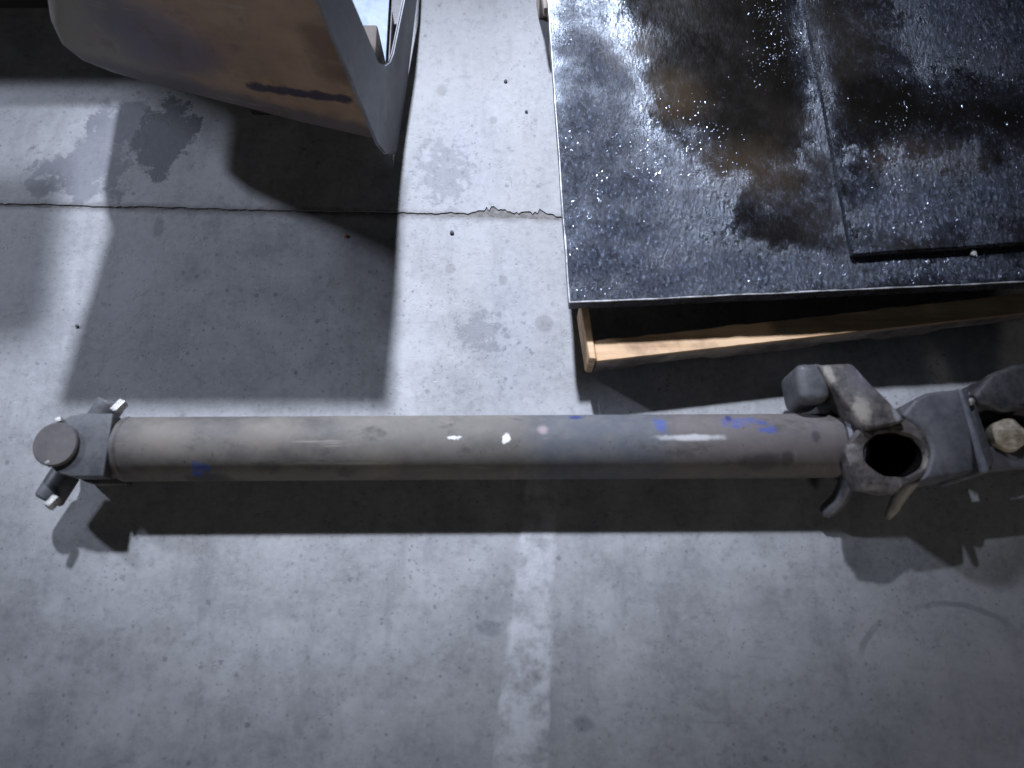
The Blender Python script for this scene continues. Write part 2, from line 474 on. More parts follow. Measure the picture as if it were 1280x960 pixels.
def slab(far):
    bm = bmesh.new()
    top, bot = [], []
    for x in xs:
        y0 = joint_y(max(-1.6, min(1.6, x)))
        j = mnoise.noise(Vector((x * 30, 1.0 if far else 5.0, 0))) * 0.0028 + mnoise.noise(Vector((x * 110, 3, far))) * 0.0018
        if far:
            chip = 0.022 * max(0, 1 - abs(x + 0.035) / 0.050) ** 0.7 + 0.017 * max(0, 1 - abs(x - 0.045) / 0.042) ** 0.7 + 0.007 * max(0, 1 - abs(x + 0.115) / 0.03)
            chip += 0.006 * max(0, mnoise.noise(Vector((x * 9, 7, 2))))
            if chip > 0: chip *= 0.75 + 0.7 * mnoise.noise(Vector((x * 60, 1, 1))) + 0.5 * mnoise.noise(Vector((x * 190, 4, 1)))
            y = y0 + 0.0030 + j + 0.0018 * mnoise.noise(Vector((x * 7, 3, 3))) + max(0, chip)
        else:
            y = y0 - 0.0033 + j
        top.append((x, y))
    yo = 6.0 if far else -3.0
    row = [[bm.verts.new((x, y, 0)) for x, y in top],
           [bm.verts.new((x, y - (0.003 if far else -0.002), -0.0035)) for x, y in top],
           [bm.verts.new((x, yo, 0)) for x, y in top]]
    for k in range(len(top) - 1):
        bm.faces.new((row[0][k], row[0][k + 1], row[2][k + 1], row[2][k]))
        bm.faces.new((row[0][k], row[0][k + 1], row[1][k + 1], row[1][k]))
    o = obj('floor_slab', bm, M['concrete'], floor, smooth=False)
    return o


slab(True)
slab(False)

# lane of light put into the colour of a thin sheet, running towards the photographer
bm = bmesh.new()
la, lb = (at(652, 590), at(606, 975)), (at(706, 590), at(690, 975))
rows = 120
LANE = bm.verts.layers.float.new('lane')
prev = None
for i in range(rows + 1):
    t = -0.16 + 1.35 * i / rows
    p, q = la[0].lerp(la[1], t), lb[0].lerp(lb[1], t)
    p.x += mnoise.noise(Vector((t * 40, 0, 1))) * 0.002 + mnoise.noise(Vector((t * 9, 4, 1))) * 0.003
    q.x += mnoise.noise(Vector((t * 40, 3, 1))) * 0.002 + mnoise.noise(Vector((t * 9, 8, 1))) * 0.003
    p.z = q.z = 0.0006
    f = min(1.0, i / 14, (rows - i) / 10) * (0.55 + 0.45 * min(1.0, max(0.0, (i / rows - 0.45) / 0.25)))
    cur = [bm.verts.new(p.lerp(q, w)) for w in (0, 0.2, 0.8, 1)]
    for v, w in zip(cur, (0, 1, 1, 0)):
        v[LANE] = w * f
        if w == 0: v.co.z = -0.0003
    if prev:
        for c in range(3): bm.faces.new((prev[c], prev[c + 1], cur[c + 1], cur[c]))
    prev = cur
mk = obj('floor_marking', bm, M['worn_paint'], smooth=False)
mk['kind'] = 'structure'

# ---------------------------------------------------------------- tall steel trough, back left
TO = Vector((-0.45, 0.95, 0.0))
trough = empty('steel_trough', TO)
tag(trough, 'tall rusty brown steel trough with a slotted grey end, left of the oily plate', 'steel trough')


def trough_material():
    n = N('rusty_trough')

    def P(u, v, z=0):
        p, o = at(u, v, 0), Vector((0, 0, CAM_H))
        d = p - o
        nn = Vector((0.172, 1, 0))
        return tuple(o + d * ((Vector((-0.246, 0.872, 0)) - o).dot(nn) / d.dot(nn)) - TO)
    a = n.noise(5, 6, 0.65)
    b = n.noise(24, 5, 0.65, off=(3, 3, 3))
    base = n.mix(n.step(a, 0.38, 0.62), (0.25, 0.165, 0.115), (0.35, 0.245, 0.175))
    base = n.mix(n.lin(b, 0.35, 0.7, 0, 0.4), base, (0.42, 0.30, 0.21))
    # bluish grey worn mill scale over the left third and a darker bluish tone along the lower edge
    sx = n.new('ShaderNodeSeparateXYZ', {0: n.co})
    edge = n.math('ADD', sx.outputs[0], n.math('MULTIPLY', n.math('SUBTRACT', a, 0.5), 0.22))
    left = n.step(edge, -0.08, -0.20)
    base = n.mix(n.math('MULTIPLY', left, 0.85), base, (0.22, 0.215, 0.20))
    bl = n.blob(P(195, 50), (0.10, 0.4, 0.08), 0.4, 9, 0.6, 3)
    base = n.mix(n.math('MULTIPLY', bl, 0.7), base, (0.10, 0.10, 0.17))
    low = n.math('SUBTRACT', sx.outputs[2], n.math('MULTIPLY', sx.outputs[0], -0.155))
    low = n.math('ADD', low, n.math('MULTIPLY', n.math('SUBTRACT', b, 0.5), 0.05))
    lowm = n.step(low, 0.170, 0.135)
    base = n.mix(n.math('MULTIPLY', lowm, 0.8), base, (0.10, 0.10, 0.125))
    st = n.any(*[n.blob(P(u, v), (0.026, 0.3, 0.012), 0.45, 40, 0.3, u * 0.1) for u, v in ((325, 109), (350, 112), (375, 116), (400, 119), (425, 122))])
    base = n.mix(n.math('MULTIPLY', st, 0.9), base, (0.030, 0.032, 0.06))
    dk = n.step(n.noise(11, 6, 0.75, off=(4, 8, 2)), 0.54, 0.66)
    base = n.mix(n.math('MULTIPLY', dk, 0.45), base, (0.12, 0.085, 0.065))
    og = n.step(n.noise(8, 6, 0.75, off=(9, 1, 5)), 0.56, 0.70)
    base = n.mix(n.math('MULTIPLY', n.math('MULTIPLY', og, n.math('SUBTRACT', 1.0, n.math('MAXIMUM', left, lowm))), 0.4), base, (0.44, 0.25, 0.12))
    sa = n.step(n.noise(40, 4, 0.7, off=(1, 1, 8), stretch=(0.10, 0.10, 1)), 0.62, 0.70)
    sb = n.step(n.noise(30, 5, 0.75, off=(4, 1, 2), stretch=(1, 1, 0.2)), 0.63, 0.72)
    base = n.mix(n.math('MULTIPLY', n.math('MAXIMUM', sa, sb), 0.4), base, (0.40, 0.36, 0.31))
    g = n.any(n.blob(P(405, 55, 0.3), (0.03, 0.3, 0.05), 0.6, 18, 0.6, 4), n.blob(P(425, 90, 0.2), (0.03, 0.3, 0.03), 0.6, 22, 0.6, 5))
    base = n.mix(n.math('MULTIPLY', g, 0.55), base, (0.09, 0.06, 0.045))
    n.set(Base_Color=base, Roughness=n.lin(b, 0.3, 0.7, 0.45, 0.62), Normal=n.bump(b, 0.2, 0.002))
    return n.m


M['trough'] = trough_material()
M['block_brown'] = plain_metal('block_brown', (0.075, 0.06, 0.05), (0.11, 0.09, 0.075), 0.7, 0.0, 14, 0.3)
YF, YB = 0.872, 1.26
# outline of the front wall (x, z), lower edge rising to the left, rounded lower left corner
OUT = [(-0.246, 0.055), (-0.40, 0.080), (-0.56, 0.107), (-0.67, 0.128), (-0.745, 0.147), (-0.793, 0.172), (-0.808, 0.208), (-0.795, 0.262),
       (-0.748, 0.36), (-0.70, 0.468), (-0.286, 0.468)]


def y_front(x): return YF + (-0.246 - x) * 0.172


def trough_shell():
    bm = bmesh.new()
    # front wall rolls under along the lower edge: stations of (inset from outline, y)
    R = 0.035
    stations = [(R, YF - 0.001)]
    for k in range(1, 7):
        a = k / 6 * PI / 2
        stations.append((R - R * math.sin(a), YF + R - R * math.cos(a)))
    stations.append((0.0, YB))
    cx, cz = -0.48, 0.34
    loops = []
    n = len(OUT)
    for ins, y in stations:
        loop = []
        for k, (x, z) in enumerate(OUT):
            if k in (0,): dx, dz = 0.0, 1.0
            elif k in (n - 1, n - 2): dx, dz = 0.0, 0.0
            else:
                v = Vector((cx - x, cz - z)).normalized()
                dx, dz = v.x, v.y
            loop.append(bm.verts.new((x + dx * ins, min(YB, y + y_front(x) - YF), z + dz * ins)))
        loops.append(loop)
    for l0, l1 in zip(loops, loops[1:]):
        for k in range(n - 2):
            bm.faces.new((l0[k], l0[k + 1], l1[k + 1], l1[k]))
    bm.faces.new(loops[0])
    # inner skin 12 mm inside, so the sheet has thickness
    inn = []
    for l, (ins, y) in zip(loops, stations):
        row = []
        for v in l:
            d = Vector((cx - v.co.x, 0, cz - v.co.z)).normalized() * 0.012
            row.append(bm.verts.new((v.co.x + d.x, v.co.y + (0.012 if y < YB else 0), v.co.z + d.z)))
        inn.append(row)
    for l0, l1 in zip(inn, inn[1:]):
        for k in range(n - 2):
            bm.faces.new((l0[k], l1[k], l1[k + 1], l0[k + 1]))
    bm.faces.new(inn[0][::-1])
    for k in range(n - 2): bm.faces.new((loops[-1][k], loops[-1][k + 1], inn[-1][k + 1], inn[-1][k]))
    return bm


obj('shell', trough_shell(), M['trough'], trough, origin=TO, angle=50)


# end plate: V-shaped frame round an open slot, leaning a little to the left
EB, EK, EF = at(488, 190, 0.045), at(523, -4, 0.03), Vector((-0.268, 0.866, 0.455))
EN = (EK - EB).cross(EF - EB).normalized()


def on_end(u, v, push=0.0):
    p = at(u, v, 0)
    o = Vector((0, 0, CAM_H))
    d = p - o
    return o + d * ((EB - o).dot(EN) / d.dot(EN))


UP = (EF - EB) * 0.09
outer = [on_end(396, -2) + UP, on_end(397, -2), on_end(436, 92), on_end(473, 182), on_end(482, 193), on_end(496, 192), on_end(501, 182), on_end(510, 100), on_end(522, -2), on_end(522, -2) + Vector((0.0, 0.25, 0.0))]
inner = [on_end(440, -2) + UP, on_end(441, -2), on_end(466, 58), on_end(471, 72), on_end(476, 79), on_end(482, 80.5), on_end(488, 76), on_end(492, 66), on_end(506, -2), on_end(506, -2) + Vector((0.0, 0.2, 0.03))]
bm = bmesh.new()
fo = [bm.verts.new(p) for p in outer]
fi = [bm.verts.new(p) for p in inner]
faces = [bm.faces.new((fo[k], fo[k + 1], fi[k + 1], fi[k])) for k in range(len(fo) - 1)]
ext = bmesh.ops.extrude_face_region(bm, geom=faces)
bmesh.ops.translate(bm, verts=[g for g in ext['geom'] if isinstance(g, bmesh.types.BMVert)], vec=(-0.006, 0, 0))
bmesh.ops.recalc_face_normals(bm, faces=bm.faces)
bmesh.ops.bevel(bm, geom=[e for e in bm.edges if e.is_manifold and e.calc_face_angle(0) > 0.8], offset=0.0035, segments=2, affect='EDGES', clamp_overlap=True)
obj('end_plate', bm, M['grey_end'], trough, origin=TO)
# sloping inner chute and a brown cross block seen through the slot
bm = bmesh.new()
add_hull(bm, [(-0.25, 0.905, 0.075), (-0.25, 1.25, 0.075), (-0.60, 1.25, 0.29), (-0.60, 0.968, 0.29)],
         [(-0.25, 0.905, 0.067), (-0.25, 1.25, 0.067), (-0.60, 1.25, 0.282), (-0.60, 0.968, 0.282)])
obj('inner_chute', bm, M['pale_paint'], trough, origin=TO)
bm = bmesh.new()
add_box(bm, (-0.32, 1.0, 0.12), (0.14, 0.12, 0.10), bev=0.004)
obj('cross_block', bm, M['block_brown'], trough, origin=TO)
bm = bmesh.new()
q = [(-0.822, 0.85), (-0.272, 0.85), (-0.272, 1.27), (-0.775, 1.27)]
add_hull(bm, [(x, y, 0.505) for x, y in q], [(x, y, 0.47) for x, y in q], 0.006, 2)
obj('rim_flange', bm, M['grey_end'], trough, origin=TO)  # overhanging rim out of view, shaped for the shadow it casts

bm = bmesh.new()
add_hull(bm, [(-0.53, 0.985, 0.100), (-0.25, 0.985, 0.052), (-0.25, 1.22, 0.052), (-0.53, 1.22, 0.100)],
         [(-0.53, 0.985, 0.0), (-0.25, 0.985, 0.0), (-0.25, 1.22, 0.0), (-0.53, 1.22, 0.0)], 0.004, 2)
obj('skid', bm, M['black_machine'], trough, origin=TO)  # hidden block, added to keep the side lamp off the floor in front

# added blocker for the top left shadows, only its black front comes into view
MO = Vector((-1.1, 1.6, 0))
blocker = empty('machine_base', MO)
tag(blocker, 'black machine skirt in deep shadow behind the rusty trough, top left corner', 'machine')
bm = bmesh.new()
add_box(bm, (-1.0, 1.50, 0.1425), (1.15, 0.5, 0.285), bev=0.01)
obj('skirt', bm, M['black_machine'], blocker, origin=MO)
bm = bmesh.new()
add_box(bm, (-1.50, 1.60, 0.60), (0.12, 0.2, 0.70), bev=0.008)
obj('post', bm, M['black_machine'], blocker, origin=MO)
bm = bmesh.new()
add_box(bm, (-1.232, 1.557, 1.0), (0.73, 0.235, 0.10), Matrix.Rotation(0.10, 3, 'Z'), bev=0.008)
obj('arm', bm, M['black_machine'], blocker, origin=MO)

# ---------------------------------------------------------------- pallet
PO = at(760, 470, 0)
pallet = empty('wooden_pallet', PO)
tag(pallet, 'wooden pallet with bare pale edge and dirty side, under the oily plate', 'pallet')
ZS = 0.072
ZP, ZB = 0.142, 0.1115
pa, pb = at(748, 452, ZS), at(1290, 391, ZS)
ax = (pb - pa).normalized()
ay = Vector((-ax.y, ax.x, 0))


def pl(s, w, z):
    q = pa + ax * s + ay * w
    return Vector((q.x, q.y, z))


def stringer(w0, w1, name='stringer'):
    bm = bmesh.new()
    L = 1.15
    prof = [(0, 0.0), (0.0, ZS), (L, ZS), (L, 0.0), (0.86, 0.0), (0.84, 0.020), (0.64, 0.022), (0.62, 0.0), (0.53, 0.0), (0.51, 0.014), (0.42, 0.016),
            (0.40, 0.0), (0.22, 0.0), (0.20, 0.014), (0.09, 0.012), (0.07, 0.0)]
    add_hull(bm, [pl(s, w0, z) for s, z in prof], [pl(s, w1, z) for s, z in prof], 0.0015, 1)
    return obj(name, bm, M['old_wood'], pallet, origin=PO)


stringer(0.004, 0.030)
stringer(0.42, 0.46)
stringer(0.80, 0.84)
# top boards: a long bare edge board on the near side, then boards behind it
bm = bmesh.new()
nseg = 60
top0 = [pl(1.15 * k / nseg - 0.004, -0.002 + 0.0006 * mnoise.noise(Vector((k * 0.9, 0, 0))), ZS + 0.012) for k in range(nseg + 1)]
top1 = [pl(1.15 * k / nseg - 0.004, 0.034 + 0.003 * mnoise.noise(Vector((k * 0.35, 5, 0))) + 0.0015 * mnoise.noise(Vector((k * 1.1, 9, 0))), ZS + 0.012) for k in range(nseg + 1)]
loop = top0 + top1[::-1]
add_hull(bm, loop, [Vector((p.x, p.y, ZS + 0.0005)) for p in loop])
obj('deck_board', bm, M['wood'], pallet, origin=PO, angle=30)
for k in range(4):
    bm = bmesh.new()
    w = 0.17 + k * 0.19
    q = [pl(0.0, w, 0), pl(1.15, w, 0), pl(1.15, w + 0.11, 0), pl(0.0, w + 0.11, 0)]
    add_hull(bm, [Vector((p.x, p.y, ZS + 0.0225)) for p in q], [Vector((p.x, p.y, ZS + 0.0005)) for p in q], 0.0015, 1)
    obj('deck_board', bm, M['old_wood'], pallet, origin=PO)
for k in range(3):
    bm = bmesh.new()
    s0 = 0.10 + 0.42 * k
    q = [pl(s0, 0.13, 0), pl(s0 + 0.1, 0.13, 0), pl(s0 + 0.1, 0.85, 0), pl(s0, 0.85, 0)]
    add_hull(bm, [Vector((p.x, p.y, ZB - 0.0005)) for p in q], [Vector((p.x, p.y, ZS + 0.023)) for p in q], 0.002, 1)
    obj('bearer', bm, M['old_wood'], pallet, origin=PO)
# end post of the pallet: pale end grain at the left corner
bm = bmesh.new()
q = [pl(-0.018, 0.002, 0), pl(-0.005, -0.001, 0), pl(-0.005, 0.11, 0), pl(-0.018, 0.11, 0)]
add_hull(bm, [Vector((p.x, p.y, ZS + 0.016)) for p in q], [Vector((p.x, p.y, 0.012)) for p in q], 0.002, 1)
obj('end_board', bm, M['wood'], pallet, origin=PO)

# ---------------------------------------------------------------- oily plates
PL0 = at(712, 378, ZP)
e1 = (at(1280, 352, ZP) - PL0)
e1 = Vector((e1.x, e1.y, 0)).normalized()
e2 = (at(685, 0, ZP) - PL0)
e2 = Vector((e2.x, e2.y, 0)).normalized()


def wavy_plate(o, a, b, la, lb, z0, z1, seed, bev, lift=0.0):
    bm = bmesh.new()
    loop = []
    def run(p, q, n):
        for k in range(n):
            t = k / n
            r = p.lerp(q, t)
            r += Vector((mnoise.noise(r * 14 + Vector((seed, 0, 0))), mnoise.noise(r * 14 + Vector((0, seed, 0))), 0)) * 0.0012
            loop.append(r)
    c = [o, o + a * la, o + a * la + b * lb, o + b * lb]
    for k in range(4): run(c[k], c[(k + 1) % 4], 60)
    top = [Vector((p.x, p.y, z1)) for p in loop]
    bot = [Vector((p.x, p.y, z0)) for p in loop]
    t = [bm.verts.new(p) for p in top]
    bo = [bm.verts.new(p) for p in bot]
    ftop = bm.faces.new(t)
    bm.faces.new(bo[::-1])
    n = len(t)
    for k in range(n): bm.faces.new((t[k], bo[k], bo[(k + 1) % n], t[(k + 1) % n]))
    bmesh.ops.recalc_face_normals(bm, faces=bm.faces)
    bmesh.ops.bevel(bm, geom=list(ftop.edges), offset=bev, segments=2, affect='EDGES', clamp_overlap=True)
    return bm


plate = obj('steel_plate', wavy_plate(PL0, e1, e2, 1.25, 1.05, ZB, ZP, 1.0, 0.0016), plate_material('oily_plate', 1.0, PL0), origin=PL0, angle=25)
tag(plate, 'large thick black oily steel plate with glinting wet film, lying on the wooden pallet', 'steel plate', 'oily steel plates')
bm = bmesh.new()
for (a, b, ln) in ((Vector((0, 0, 0)), e1, 1.24), (Vector((0, 0, 0)), e2, 1.04)):
    pts, rad = [], []
    for k in range(160):
        q = PL0 + b * (ln * k / 159)
        q += Vector((mnoise.noise(q * 14 + Vector((1.0, 0, 0))), mnoise.noise(q * 14 + Vector((0, 1.0, 0))), 0)) * 0.0012
        q.z = ZP - 0.0006
        pts.append(q)
        rad.append(max(0.0005, 0.0010 + 0.0010 * mnoise.noise(q * 40)))
    add_path(bm, pts, rad, 6)
obj('burr', bm, plain_metal('bare_edge', (0.35, 0.36, 0.38), (0.72, 0.73, 0.76), 0.4, 0.2, 60, 0.3), plate, origin=PL0)
ZT = 0.156
Q0 = at(1066, 317, ZT)
f1 = (at(1280, 303, ZT) - Q0)
f1 = Vector((f1.x, f1.y, 0)).normalized()
f2 = (at(1006, 0, ZT) - Q0)
f2 = Vector((f2.x, f2.y, 0)).normalized()
Q0.z = ZP
plate2 = obj('steel_plate', wavy_plate(Q0, f1, f2, 0.75, 0.9, ZP + 0.0008, ZT, 6.0, 0.001), plate_material('oily_sheet', 4.0, Q0), origin=Q0, angle=25)
tag(plate2, 'smaller oily black sheet lying on top of the large plate at the right', 'steel plate', 'oily steel plates')


# beads of oil and swarf on both plates
def beads():
    bm = bmesh.new()
    base = bmesh.new()
    bmesh.ops.create_uvsphere(base, u_segments=8, v_segments=5, radius=1.0)
    bv = [v.co.copy() for v in base.verts]
    bf = [[v.index for v in f.verts] for f in base.faces]
    base.free()
    vs, fs = [], []
    cnt = 0
    while cnt < 3600:
        s, w = random.random() * 1.0, random.random() * 0.95
        p = PL0 + e1 * s + e2 * w
        dens = 0.25 + 1.6 * mnoise.noise(p * 5 + Vector((3, 1, 0))) + 0.7 * mnoise.noise(p * 16)
        dens += 0.5 * max(0, 1 - s / 0.12)
        if random.random() > dens: continue
        if s < 0.006 or w < 0.006: continue
        d = p - Q0
        det = f1.x * f2.y - f1.y * f2.x
        i, j = (d.x * f2.y - d.y * f2.x) / det, (f1.x * d.y - f1.y * d.x) / det
        if -0.004 < i < 0.004 or -0.008 < j < 0.004: continue
        z = ZT if (i > 0 and j > 0) else ZP
        if z == ZT and random.random() < 0.45: continue
        r = 0.0004 + 0.0010 * random.random() ** 3
        if random.random() < 0.02: r *= 1.5
        a = random.gauss(1.2, 0.3)
        m = Matrix.Rotation(a, 3, 'Z')
        e = 1.5 + 3.0 * random.random() ** 1.5
        hh = 0.35 + 0.4 * random.random()
        o = len(vs)
        for c in bv:
            q = m @ Vector((c.x * r * e, c.y * r, c.z * r * hh))
            vs.append((p.x + q.x, p.y + q.y, z + q.z + r * 0.1))
        fs += [[k + o for k in f] for f in bf]
        cnt += 1
    me = bpy.data.meshes.new('oil_beads')
    me.from_pydata(vs, [], fs)
    for p in me.polygons: p.use_smooth = True
    me.materials.append(oil_drop_material())
    o = bpy.data.objects.new('oil_beads', me)
    COL.objects.link(o)
    tag(o, 'tiny glinting beads of oil scattered over both black plates', 'oil beads', kind='stuff')


beads()

# ---------------------------------------------------------------- drive shaft
SO = Vector((-0.645, 0.28, 0.0))
shaft = empty('drive_shaft', SO)
tag(shaft, 'long grey brown drive shaft with universal joints lying on the concrete floor', 'drive shaft')
ZA, RT = 0.062, 0.0545
T0, T1 = at(160, 561.5, ZA), at(1046, 557, ZA)
td = (T1 - T0).normalized()
TL = (T1 - T0).length


def tube_material():
    n = N('shaft_paint')
    P = lambda u, v, z: tuple(at(u, v, z) - SO)
    a = n.noise(6, 6, 0.62, stretch=(0.7, 1, 1))
    b = n.noise(40, 5, 0.65, off=(1, 2, 3))
    base = n.mix(n.step(a, 0.36, 0.64), (0.085, 0.081, 0.077), (0.150, 0.141, 0.126))
    sx = n.new('ShaderNodeSeparateXYZ', {0: n.co}).outputs[0]
    xx = n.math('ADD', sx, n.math('MULTIPLY', n.math('SUBTRACT', a, 0.5), 0.12))
    x1, x2 = P(665, 560, 0.11)[0], P(835, 560, 0.11)[0]
    blue = n.math('MULTIPLY', n.step(xx, x1 - 0.03, x1 + 0.04), n.step(xx, x2 + 0.02, x2 - 0.02))
    base = n.mix(n.math('MULTIPLY', blue, 0.9), base, (0.090, 0.100, 0.118))
    right = n.step(xx, x2 - 0.02, x2 + 0.02)
    base = n.mix(n.math('MULTIPLY', right, 0.8), base, (0.135, 0.118, 0.118))
    base = n.mix(n.lin(b, 0.4, 0.75, 0, 0.4), base, (0.21, 0.19, 0.165))
    pit = n.step(n.noise(110, 5, 0.75, off=(4, 4, 4)), 0.60, 0.70)
    base = n.mix(n.math('MULTIPLY', n.math('MULTIPLY', pit, n.step(n.noise(9, 4, 0.6, off=(2, 7, 1)), 0.34, 0.56)), 0.85), base, (0.055, 0.046, 0.040))
    cl = n.step(n.noise(17, 6, 0.75, off=(9, 1, 2), stretch=(0.6, 1, 1)), 0.54, 0.68)
    base = n.mix(n.math('MULTIPLY', cl, 0.8), base, (0.070, 0.066, 0.062))
    scr = n.step(n.noise(55, 4, 0.7, off=(1, 1, 8), stretch=(0.07, 1, 1)), 0.63, 0.70)
    scr2 = n.step(n.noise(70, 4, 0.7, off=(5, 2, 3), stretch=(1, 0.10, 0.10)), 0.66, 0.73)
    base = n.mix(n.math('MULTIPLY', n.math('MAXIMUM', scr, scr2), 0.6), base, (0.27, 0.25, 0.225))
    dust = n.any(n.blob(P(480, 580, 0.11), (0.03, 0.02, 0.05), 0.4, 20, 0.7, 1), n.blob(P(340, 545, 0.115), (0.05, 0.03, 0.05), 0.5, 20, 0.7, 2),
                 n.blob(P(200, 545, 0.115), (0.04, 0.03, 0.05), 0.5, 22, 0.7, 3))
    base = n.mix(n.math('MULTIPLY', dust, 0.26), base, (0.27, 0.23, 0.18))
    dk = n.any(n.blob(P(985, 573, 0.11), (0.011, 0.012, 0.03), 0.3, 60, 0.4, 1), n.blob(P(950, 578, 0.1), (0.03, 0.012, 0.05), 0.5, 40, 0.5, 2),
               n.blob(P(1020, 545, 0.116), (0.007, 0.009, 0.03), 0.3, 60, 0.4, 3), n.blob(P(260, 600, 0.075), (0.04, 0.012, 0.02), 0.4, 40, 0.4, 4))
    base = n.mix(n.math('MULTIPLY', dk, 0.7), base, (0.045, 0.042, 0.045))
    bp = n.any(n.blob(P(930, 527, 0.114), (0.030, 0.010, 0.03), 0.8, 50, 0.5, 1), n.blob(P(960, 536, 0.116), (0.014, 0.008, 0.03), 0.8, 60, 0.5, 7),
               n.blob(P(826, 530, 0.114), (0.008, 0.012, 0.03), 0.8, 60, 0.7, 2), n.blob(P(250, 587, 0.098), (0.016, 0.010, 0.03), 0.85, 60, 0.3, 3))
    base = n.mix(n.math('MULTIPLY', n.math('MULTIPLY', bp, n.lin(n.noise(70, 4, 0.7, off=(3, 5, 5), stretch=(0.25, 1, 1)), 0.36, 0.56)), 0.85), base, (0.045, 0.085, 0.34))
    bd = n.any(n.blob(P(722, 519, 0.108), (0.014, 0.006, 0.02), 0.4, 40, 0.3, 4), n.blob(P(912, 518, 0.11), (0.006, 0.01, 0.02), 0.4, 40, 0.3, 5))
    base = n.mix(n.math('MULTIPLY', bd, 0.8), base, (0.02, 0.035, 0.16))
    wh = n.any(n.blob(P(567, 547, 0.116), (0.010, 0.0032, 0.03), 0.9, 90, 0.3, 1), n.blob(P(633, 548, 0.116), (0.006, 0.006, 0.03), 1.0, 90, 0.35, 2))
    base = n.mix(n.math('MULTIPLY', wh, 0.95), base, (0.85, 0.85, 0.85))  # chipped spots with white glints put into the colour
    ch = n.blob(P(864, 547, 0.116), (0.050, 0.0050, 0.03), 0.35, 60, 0.5, 3)
    base = n.mix(n.math('MULTIPLY', ch, 0.7), base, (0.62, 0.62, 0.62))  # chalk streak with its highlight put into the colour
    pk = n.blob(P(679, 536, 0.116), (0.009, 0.008, 0.03), 0.35, 60, 0.5, 4)
    base = n.mix(n.math('MULTIPLY', pk, 0.6), base, (0.42, 0.33, 0.34))
    n.set(Base_Color=base, Roughness=n.lin(a, 0.3, 0.7, 0.58, 0.74), Normal=n.bump(b, 0.25, 0.0015))
    n.bsdf.inputs['Specular IOR Level'].default_value = 0.28
    return n.m


M['tube'] = tube_material()


def sobj(name, bm, mat, parent=None, **k):
    return obj(name, bm, mat, parent or shaft, origin=SO, **k)


bm = bmesh.new()
add_lathe(bm, T0, td, [(0.004, 0.0), (0.004, 0.044), (0.004, RT - 0.002), (0.007, RT)] + [(TL * k / 24, RT) for k in range(1, 24)] + [(TL - 0.005, RT), (TL, RT - 0.004), (TL, 0)], 72)
tube = sobj('tube', bm, M['tube'])

# left end: weld bead, yoke with two ears, cross and bearing cups
bm = bmesh.new()
add_lathe(bm, T0, td, [(-0.007, 0.049), (-0.005, 0.0535), (0.000, 0.0555), (0.0045, 0.0535), (0.0055, 0.048)], 64)
rough_up(bm, 0.0009, 90)
sobj('weld_bead', bm, M['tube'])
bm = bmesh.new()
add_lathe(bm, T0, td, [(-0.046, 0.0), (-0.046, 0.044), (-0.040, 0.048), (-0.030, 0.0492), (-0.016, 0.0495), (-0.0065, 0.0505), (-0.0065, 0.0)], 64)
CX = Vector((-0.732, 0.275, ZA))          # centre of the cross
hw = 0.0525


def ear(zlo, zhi):
    x1 = T0.x - 0.008
    # tapering towards the rounded end round the trunnion
    pts = [(x1, -hw), (x1, hw), (x1 - 0.055, hw)]
    for k in range(13):
        a = PI / 2 + PI * k / 12
        pts.append((CX.x + 0.014 + math.cos(a) * 0.042, math.sin(a) * (hw - 0.002)))
    pts.append((x1 - 0.055, -hw))
    add_hull(bm, [Vector((x, CX.y + y, zhi)) for x, y in pts], [Vector((x, CX.y + y, zlo)) for x, y in pts], 0.007, 3)


ear(0.083, 0.1125)
ear(0.013, 0.038)
sobj('yoke', bm, M['dark_steel'], angle=40)
# cross: vertical trunnion through the ears and a free horizontal one
ad = Vector((-0.085, -0.174, -0.004)).normalized()
bm = bmesh.new()
add_lathe(bm, CX, (0, 0, 1), [(-0.045, 0), (-0.045, 0.017), (0.045, 0.017), (0.045, 0)], 28)
add_lathe(bm, CX, ad, [(-0.085, 0), (-0.085, 0.015), (-0.03, 0.018), (0, 0.026), (0.03, 0.018), (0.085, 0.015), (0.085, 0)], 28)
sobj('cross', bm, M['dark_steel'])
bm = bmesh.new()
add_lathe(bm, Vector((-0.742, 0.274, 0.1085)), (0, 0, 1), [(0, 0.033), (0.006, 0.0365), (0.011, 0.0365), (0.0135, 0.0345), (0.0135, 0)], 48)
cap = sobj('bearing_cap', bm, M['cap_steel'])
for sgn in (1, -1):
    bm = bmesh.new()
    add_lathe(bm, CX + ad * sgn * 0.040, ad * sgn, [(0, 0), (0, 0.021), (0.004, 0.0235), (0.050, 0.0235), (0.0535, 0.021), (0.0535, 0)], 36)
    sobj('bearing_cup', bm, M['dark_steel'])
# bright lock tabs / bolt heads
rotz = lambda deg: Matrix.Rotation(math.radians(deg), 3, 'Z')
tilt = lambda zdeg, xdeg, ydeg=0: Matrix.Rotation(math.radians(zdeg), 3, 'Z') @ Matrix.Rotation(math.radians(xdeg), 3, 'X') @ Matrix.Rotation(math.radians(ydeg), 3, 'Y')
for c, sz, r in ((at(149, 509, 0.083), (0.014, 0.026, 0.016), tilt(-28, -18, -10)),
                 (at(66, 628, 0.083), (0.013, 0.022, 0.016), tilt(-28, -20, -10)),
                 (at(74, 526, 0.114), (0.012, 0.011, 0.012), tilt(20, -14)),
                 (at(62, 578, 0.114), (0.012, 0.011, 0.016), tilt(30, -14))):
    bm = bmesh.new()
    add_box(bm, c, sz, r, 0.003, 2)
    sobj('lock_tab', bm, M['bright_steel'])

